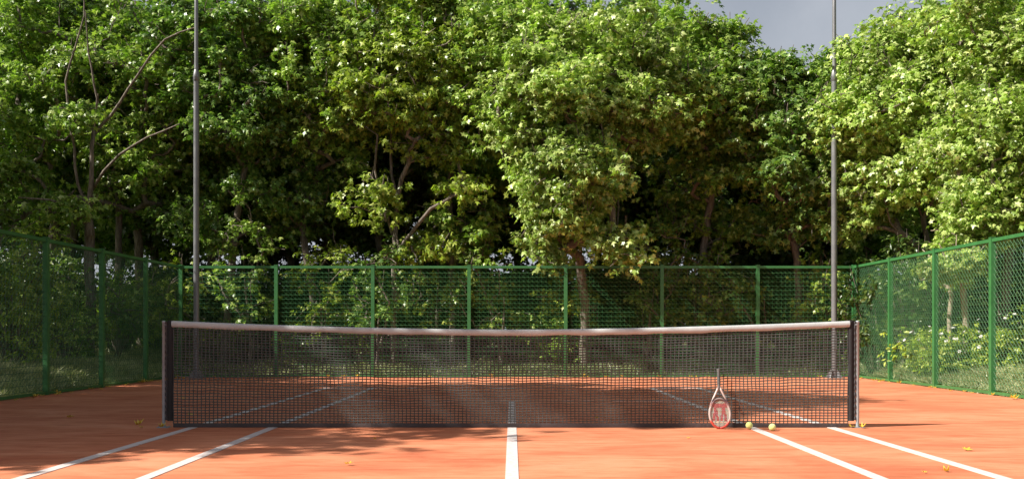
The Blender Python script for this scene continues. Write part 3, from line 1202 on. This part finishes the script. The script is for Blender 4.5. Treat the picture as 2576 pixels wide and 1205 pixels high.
for Y, x0, x1, st in ((24.4, -12, 12, 2.1), (27.6, -15, 15, 2.3), (31.5, -18, 18, 2.6), (37.0, -22, 22, 3.0)):
    x = x0
    while x <= x1:
        rows.append((x + r.normal(0, 0.3), Y + r.normal(0, 0.5)))
        x += st
rows += [(-5.3, 25.6), (-6.6, 26.2)]
for (x, y) in rows:
    if min(math.hypot(x - q.location.x, y - q.location.y) for q in GEN) < 1.5 and y < 26: continue
    px = CX + x / y * F
    s = 0.98 + 0.22 * r.random()
    if y > 26: s *= 1.0 + (y - 26) * 0.018
    if 1780 < px < 2260:
        s = min(s, ((HZ - 120) / F * y + CAMH - 0.3) / 9.6 * (0.86 + 0.1 * r.random()))
    k = int(r.integers(0, 3))
    lk = ['leaf_dark', 'leaf_olive', 'leaf_green', 'leaf_dark'][int(r.integers(0, 4))]
    copy_tree(GEN[k], gz(x, y), r.random() * 6.28, (s, s, s * (0.95 + 0.1 * r.random())),
              '%s maple, %s row back, %s' % ({'leaf_dark': 'dark green', 'leaf_olive': 'olive', 'leaf_green': 'mid green'}[lk],
              {24: 'first', 27: 'second', 31: 'third', 37: 'fourth'}[min((24, 27, 31, 37), key=lambda q: abs(q - y))], where(px)), G2, leaf=lk)

# trees along the left side: they throw the shade over the left of the court
G3 = 'tall maples standing along the left fence outside the picture'
LL = 'tall maple along the left side fence, shading the court'
for (x, y, s) in ((-9.5, 7.9, 1.28), (-9.3, 9.4, 1.28), (-9.9, 11.2, 1.12), (-10.6, 13.4, 0.86), (-12.6, 16.6, 0.80), (-9.2, 5.6, 0.80),
                  (-12.0, 8.4, 1.40), (-12.4, 6.9, 0.95), (-14.5, 18.5, 1.0), (-13.2, 2.8, 0.76), (-10.4, 16.4, 0.64)):
    k = int(r.integers(0, 3))
    copy_tree(GEN[k], gz(x, y), r.random() * 6.28, s, LL, G3, leaf='leaf_olive')
# right side, mostly outside the picture
for (x, y, s) in ((10.6, 15.0, 0.95), (11.5, 19.0, 1.0), (9.8, 12.0, 0.9)):
    k = int(r.integers(0, 3))
    copy_tree(GEN[k], gz(x, y), r.random() * 6.28, s, 'leafy maple standing back from the right side fence', 'maples beyond the right fence', leaf='leaf_bright')


# ------------------------------------------------------------------ shrubs
def make_shrub(label, x, y, rx, h, leaf, group, n=22, per=70, size=0.085, seed=0, flowers=0, name='shrub', shape=OVAL, cat='shrub'):
    r = np.random.default_rng(seed)
    base = gz(x, y)
    e = empty(name, base, label, cat, group)
    d_ = unit(r.normal(0, 1, (n, 3))) * (0.35 + 0.65 * r.random((n, 1)))
    cl = d_ * np.array([rx, rx * 0.8, h * 0.5]) + np.array([0, 0, h * 0.55])
    cl[:, 2] = np.maximum(cl[:, 2], 0.12)
    b = MB()
    for c in cl:
        st = np.array([c[0] * 0.15, c[1] * 0.15, 0])
        mid = (st + c) / 2 + np.array([0, 0, 0.12 * h])
        b.tube([st, mid, c, c + (c - mid) * 0.3], [0.014, 0.010, 0.006, 0.002], 4, caps=False)
    b.build('stems', M['bark'], e, smooth=True)
    pos, out = crown_leaves(cl, np.array([0, 0, h * 0.4]), per, max(0.2, rx * 0.34), r)
    pos[:, 2] = np.maximum(pos[:, 2], 0.02)
    link_mesh('foliage', leaves_mesh('foliage', pos, out, size, M[leaf], shape=shape, r=r), e)
    for k in range(flowers):
        a = r.random() * 6.28; el = r.random() * 1.2
        dv = np.array([math.cos(a) * math.cos(el), math.sin(a) * math.cos(el), math.sin(el)])
        if r.random() < 0.6: dv[0] = -abs(dv[0])
        p = dv * np.array([rx * 1.12, rx * 0.95, h * 0.56]) + np.array([0, 0, h * 0.52])
        b = MB()
        q = unit(dv + np.array([-.2, -.3, .4]))
        zq = Vector(q).to_track_quat('Z', 'Y').to_matrix()
        for ring, (m_, rr, ti) in enumerate(((6, 0.036, 0.25), (5, 0.022, 0.8))):
            for t in range(m_):
                an = t * 2 * math.pi / m_ + ring
                cs, sn = math.cos(an), math.sin(an)
                lp = [(0, 0, 0), (rr * .6 * math.cos(an - .45), rr * .6 * math.sin(an - .45), rr * ti * .5),
                      (rr * cs, rr * sn, rr * ti), (rr * .6 * math.cos(an + .45), rr * .6 * math.sin(an + .45), rr * ti * .5)]
                n0 = len(b.v)
                b.v += [tuple(zq @ Vector(c_) + Vector(p)) for c_ in lp]
                b.f.append((n0, n0 + 1, n0 + 2, n0 + 3)); b.m.append(0)
        b.build('flower', M['flower'], e)
    return e


GS = 'undergrowth shrubs behind the fences'


def sh(px, Y, rx, h, leaf, label, **k):
    return make_shrub(label, (px - CX) / F * Y, Y, rx, h, leaf, k.pop('group', GS), **k)


sh(2392, 16.8, 0.88, 0.95, 'leaf_yellow', 'yellow green rose bush dotted with white blooms below the pale barked sapling', flowers=26, seed=31, n=60, per=90, size=0.08,
   group='white flowering rose bushes', name='rose_bush')
sh(2540, 15.7, 0.72, 1.1, 'leaf_yellow', 'taller rose bush with white blooms at the right edge behind the fence', flowers=16, seed=32, n=40, per=75, size=0.075,
   group='white flowering rose bushes', name='rose_bush')
sh(905, 21.2, 0.55, 1.75, 'leaf_yellow', 'sunlit yellow green shrub behind the far fence, between the left pole and the forked tree', seed=33, n=30)
sh(740, 21.6, 0.45, 1.0, 'leaf_yellow', 'low yellow green shrub seen through the left part of the net', seed=34, n=20)
sh(1375, 20.8, 0.75, 1.35, 'leaf_olive', 'broad olive shrub behind the middle of the far fence', seed=35, n=34)
sh(40, 17.0, 1.0, 2.1, 'leaf_yellow', 'tall yellowish shrub at the left edge behind the shaded fence', seed=36, n=56)
sh(165, 19.4, 0.8, 1.7, 'leaf_olive', 'bushy olive shrub left of the bare limbed maple', seed=37, n=40)
sh(305, 22.0, 0.9, 2.1, 'leaf_yellow', 'light green shrub between the two trunks behind the left fence', seed=38, n=46)
sh(400, 22.5, 0.9, 1.9, 'leaf_yellow', 'round sunlit shrub behind the left corner of the fence', seed=39, n=40)
sh(540, 22.4, 0.8, 1.5, 'leaf_olive', 'olive shrub just right of the left pole', seed=40, n=34)
sh(1620, 22.0, 1.0, 1.6, 'leaf_green', 'green shrub in the dark behind the fifth far fence post', seed=41, n=36)
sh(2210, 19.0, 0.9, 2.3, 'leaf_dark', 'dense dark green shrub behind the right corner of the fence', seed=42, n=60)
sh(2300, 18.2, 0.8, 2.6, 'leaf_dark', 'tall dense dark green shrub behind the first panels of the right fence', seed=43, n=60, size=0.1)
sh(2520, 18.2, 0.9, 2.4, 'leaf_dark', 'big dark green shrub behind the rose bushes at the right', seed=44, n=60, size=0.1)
SPN = ('leaning', 'straight', 'thin', 'bushy', 'wispy', 'forked')
r = np.random.default_rng(404)
POS = [(-11.2, 19.8), (-9.7, 19.5), (-8.4, 20.4), (-7.0, 20.3), (-5.6, 20.6), (-4.1, 20.9), (-2.9, 20.5), (-1.7, 21.4), (-0.2, 20.7), (1.4, 21.6), (2.9, 20.6), (4.1, 21.4),
       (5.4, 20.6), (6.7, 20.5), (8.4, 19.6), (9.4, 20.0), (-10.0, 17.2)]
for i, (x, y) in enumerate(POS):
    b0 = gz(x, y)
    h = 2.2 + 1.5 * r.random()
    ln = r.normal(0, 0.25, 2)
    lk = ('leaf_olive', 'leaf_yellow', 'leaf_green', 'leaf_yellow')[i % 4]
    px = CX + x / y * F
    make_tree('%s young %s tree %s, under tall maples' % (SPN[i % 6], {'leaf_olive': 'olive', 'leaf_yellow': 'yellow green', 'leaf_green': 'green'}[lk],
              where(px).replace('above', 'behind')), b0,
              [[b0, b0 + (ln[0] * .3, ln[1] * .3, h * .4), b0 + (ln[0], ln[1], h * .8)], [b0 + (0, 0, 0.15), b0 + (-ln[1], ln[0], h * 0.6)]],
              [(b0 + (ln[0], ln[1], h * 0.72), (0.62, 0.55, h * 0.30), 22), (b0 + (0, 0, h * 0.35), (0.6, 0.5, 0.5), 7)],
              lk, 'young trees beneath the tall maples', per=48, cr=0.30, size=0.095, seed=500 + i, rmax=0.035, name='young_tree', kids=2)
LS = 'dark shrub in the undergrowth among the far trunks'
GD = 'dark shrubs among the far trunks'
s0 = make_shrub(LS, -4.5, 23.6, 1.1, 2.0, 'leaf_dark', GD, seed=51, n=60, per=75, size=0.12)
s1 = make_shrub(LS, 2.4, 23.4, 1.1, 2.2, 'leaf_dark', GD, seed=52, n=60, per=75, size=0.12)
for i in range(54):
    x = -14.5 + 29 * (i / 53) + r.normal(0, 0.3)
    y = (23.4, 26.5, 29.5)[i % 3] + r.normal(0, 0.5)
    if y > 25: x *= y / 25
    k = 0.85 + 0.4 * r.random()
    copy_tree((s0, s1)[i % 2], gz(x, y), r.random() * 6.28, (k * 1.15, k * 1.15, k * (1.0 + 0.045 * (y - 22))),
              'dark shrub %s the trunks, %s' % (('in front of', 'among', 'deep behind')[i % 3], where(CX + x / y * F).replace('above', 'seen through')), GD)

# ------------------------------------------------------------------ grass
def grass(name, n, region, hmin, hmax, seed, w=0.0085):
    r = np.random.default_rng(seed)
    pts = []
    while len(pts) < n:
        x, y, k = region(r)
        # thin and thick patches
        q = noise.noise(Vector((x * 0.9, y * 0.9, 3)))
        if r.random() < 0.35 + 0.9 * (q + 0.3):
            pts.append((x, y, ground_h(x, y) - 0.01, k * (0.7 + 0.7 * max(0, q + .35))))
    P_ = np.array(pts)
    n = len(P_)
    base = P_[:, :3]
    hh = (hmin + (hmax - hmin) * r.random(n) ** 1.6) * P_[:, 3]
    az = r.random(n) * 6.283
    ln = np.stack([np.cos(az), np.sin(az), np.zeros(n)], 1)
    sd = np.stack([-np.sin(az), np.cos(az), np.zeros(n)], 1)
    rot = r.random(n) * 6.283
    sd = np.stack([np.cos(rot), np.sin(rot), np.zeros(n)], 1)
    bend = (0.15 + 0.85 * r.random(n)) * hh
    ww = w * (0.7 + 0.8 * r.random(n))
    lv = []
    for t, wk in ((0, 1.0), (0.5, 0.85), (1.0, 0.0)):
        c = base + ln * (bend * t * t)[:, None] + np.array([0, 0, 1]) * (hh * (t - 0.25 * t * t))[:, None]
        if wk:
            lv += [c - sd * (ww * wk)[:, None], c + sd * (ww * wk)[:, None]]
        else:
            lv += [c]
    V_ = np.stack(lv, 1).reshape(-1, 3)
    o = np.arange(n)[:, None] * 5
    f = np.concatenate([o + np.array([[0, 1, 3]]), o + np.array([[0, 3, 2]]), o + np.array([[2, 3, 4]])], 0)
    ob = link_mesh(name, np_mesh(name, V_, 3, f, [M['grass']]))
    return ob


def reg_right(r):
    y = 10.5 + 9.5 * r.random(); d_ = r.random() ** 1.3 * 2.6
    return 6.92 + d_, y, 0.55 + 0.7 * min(1, d_ / 0.6)


def reg_left(r):
    y = 10.5 + 12.0 * r.random(); d_ = r.random() ** 1.1 * 3.2
    return -6.78 - d_, y, 0.55 + 0.7 * min(1, d_ / 0.6)


def reg_far(r):
    x = -9 + 18 * r.random(); d_ = r.random() ** 1.3 * 2.6
    return x, 19.36 + d_, 0.5 + 0.6 * min(1, d_ / 0.6)


tag(grass('grass', 60000, reg_right, 0.10, 0.36, 61), 'sunlit tufty grass along the outside of the right fence', 'grass', kind='stuff')
tag(grass('grass', 60000, reg_left, 0.09, 0.36, 62), 'shaded tufty grass along the outside of the left fence', 'grass', kind='stuff')
tag(grass('grass', 60000, reg_far, 0.08, 0.30, 63), 'tufty grass along the outside of the far fence', 'grass', kind='stuff')

# ------------------------------------------------------------------ fallen leaves
lv, lf = LEAF
FL = []
for k in range(4):
    rr = np.random.default_rng(200 + k)
    v = lv.copy()
    v[:, 2] = v[:, 2] * (-1.0 - 0.8 * k) + rr.normal(0, 0.05, len(v)) + 0.25 * k * 0.4 * np.abs(v[:, 0])
    v[:, 2] -= v[:, 2].min()
    FL.append(np_mesh('fallen_leaf', v * 0.085, 3, lf, [M['fallen']]))
r = np.random.default_rng(9)


def fallen(x, y, s, label, group, z=0.001):
    o = link_mesh('fallen_leaf', FL[int(r.integers(0, 4))], None, (x, y, z))
    o.rotation_euler = (r.normal(0, 0.12), r.normal(0, 0.12), r.random() * 6.28)
    o.scale = (s, s, s)
    tag(o, label, 'leaf', group)
    o.location.z = z + 0.012 * s


GL = 'yellow leaves fallen on the clay'
for (px, py, s, label) in (
        (170, 1052, 0.9, 'small yellow fallen leaf alone on the shaded clay left of the net'),
        (342, 1072, 1.0, 'curled yellow fallen leaf just left of the left net post'),
        (357, 1077, 0.6, 'tiny ochre leaf scrap beside the curled leaf left of the net post'),
        (402, 1077, 0.8, 'yellow fallen leaf touching the foot of the left net post'),
        (870, 1170, 0.7, 'orange yellow fallen leaf on sunlit clay between the left sideline and centre line'),
        (946, 1105, 0.35, 'tiny pale leaf scrap on the clay left of the centre line'),
        (2140, 1076, 0.9, 'yellow fallen leaf on the inner side of the right net post foot'),
        (2165, 1077, 0.9, 'yellow fallen leaf on the outer side of the right net post foot'),
        (2423, 1132, 0.9, 'yellow fallen leaf on the bare sunlit clay toward the right edge'),
        (2388, 1187, 0.7, 'yellow fallen leaf between the right outer sideline and the right edge'),
        (2330, 1190, 0.4, 'tiny leaf scrap nearest the right outer sideline'),
        (1728, 1102, 0.4, 'tiny pale leaf scrap on the clay left of the racket'),
        (1497, 1053, 0.6, 'small yellow leaf behind the net, right of the centre line'),
        (463, 1005, 0.9, 'yellow leaf behind the net nearest the left side band'),
        (473, 1045, 0.9, 'yellow leaf low behind the net near the left side band'),
        (2068, 1020, 0.6, 'small yellow leaf behind the net near its right end')):
    Y = CAMH * F / (py - HZ)
    fallen((px - CX) / F * Y, Y, s, label, GL)
for k in range(26):
    y = 11.8 + 7.2 * r.random()
    fallen(XRF - 0.08 - abs(r.normal(0, 0.10)), y, 0.6 + 0.6 * r.random(), 'yellow fallen leaf along the foot of the right fence', 'leaves along the right fence')
for k in range(34):
    y = 11.8 + 7.2 * r.random() if k > 10 else 16.5 + 2.4 * r.random()
    fallen(XLF + 0.08 + abs(r.normal(0, 0.12)), y, 0.7 + 0.7 * r.random(), 'yellow fallen leaf along the foot of the left fence', 'leaves along the left fence')
for k in range(26):
    x = XLF + 0.3 + (XRF - XLF - 0.6) * r.random()
    fallen(x, FY - 0.08 - abs(r.normal(0, 0.12)), 0.6 + 0.6 * r.random(), 'yellow fallen leaf along the foot of the far fence', 'leaves along the far fence')

# look-alikes that would share a label are told apart by their order from the left
from collections import defaultdict
dd = defaultdict(list)
for o in C.objects:
    if o.parent is None and o.get('label') and o.get('category') in ('shrub', 'tree') and 'outside the picture' not in o.get('group', ''):
        dd[o['label']].append(o)
for lb, os_ in dd.items():
    if len(os_) < 2: continue
    os_.sort(key=lambda o: o.location.x / o.location.y)
    nm = {2: ['left ', 'right '], 3: ['leftmost ', 'middle ', 'rightmost ']}.get(len(os_))
    if nm:
        for o, p in zip(os_, nm): o['label'] = p + lb.replace('seen through', 'behind').replace(' far fence panel', ' far panel')
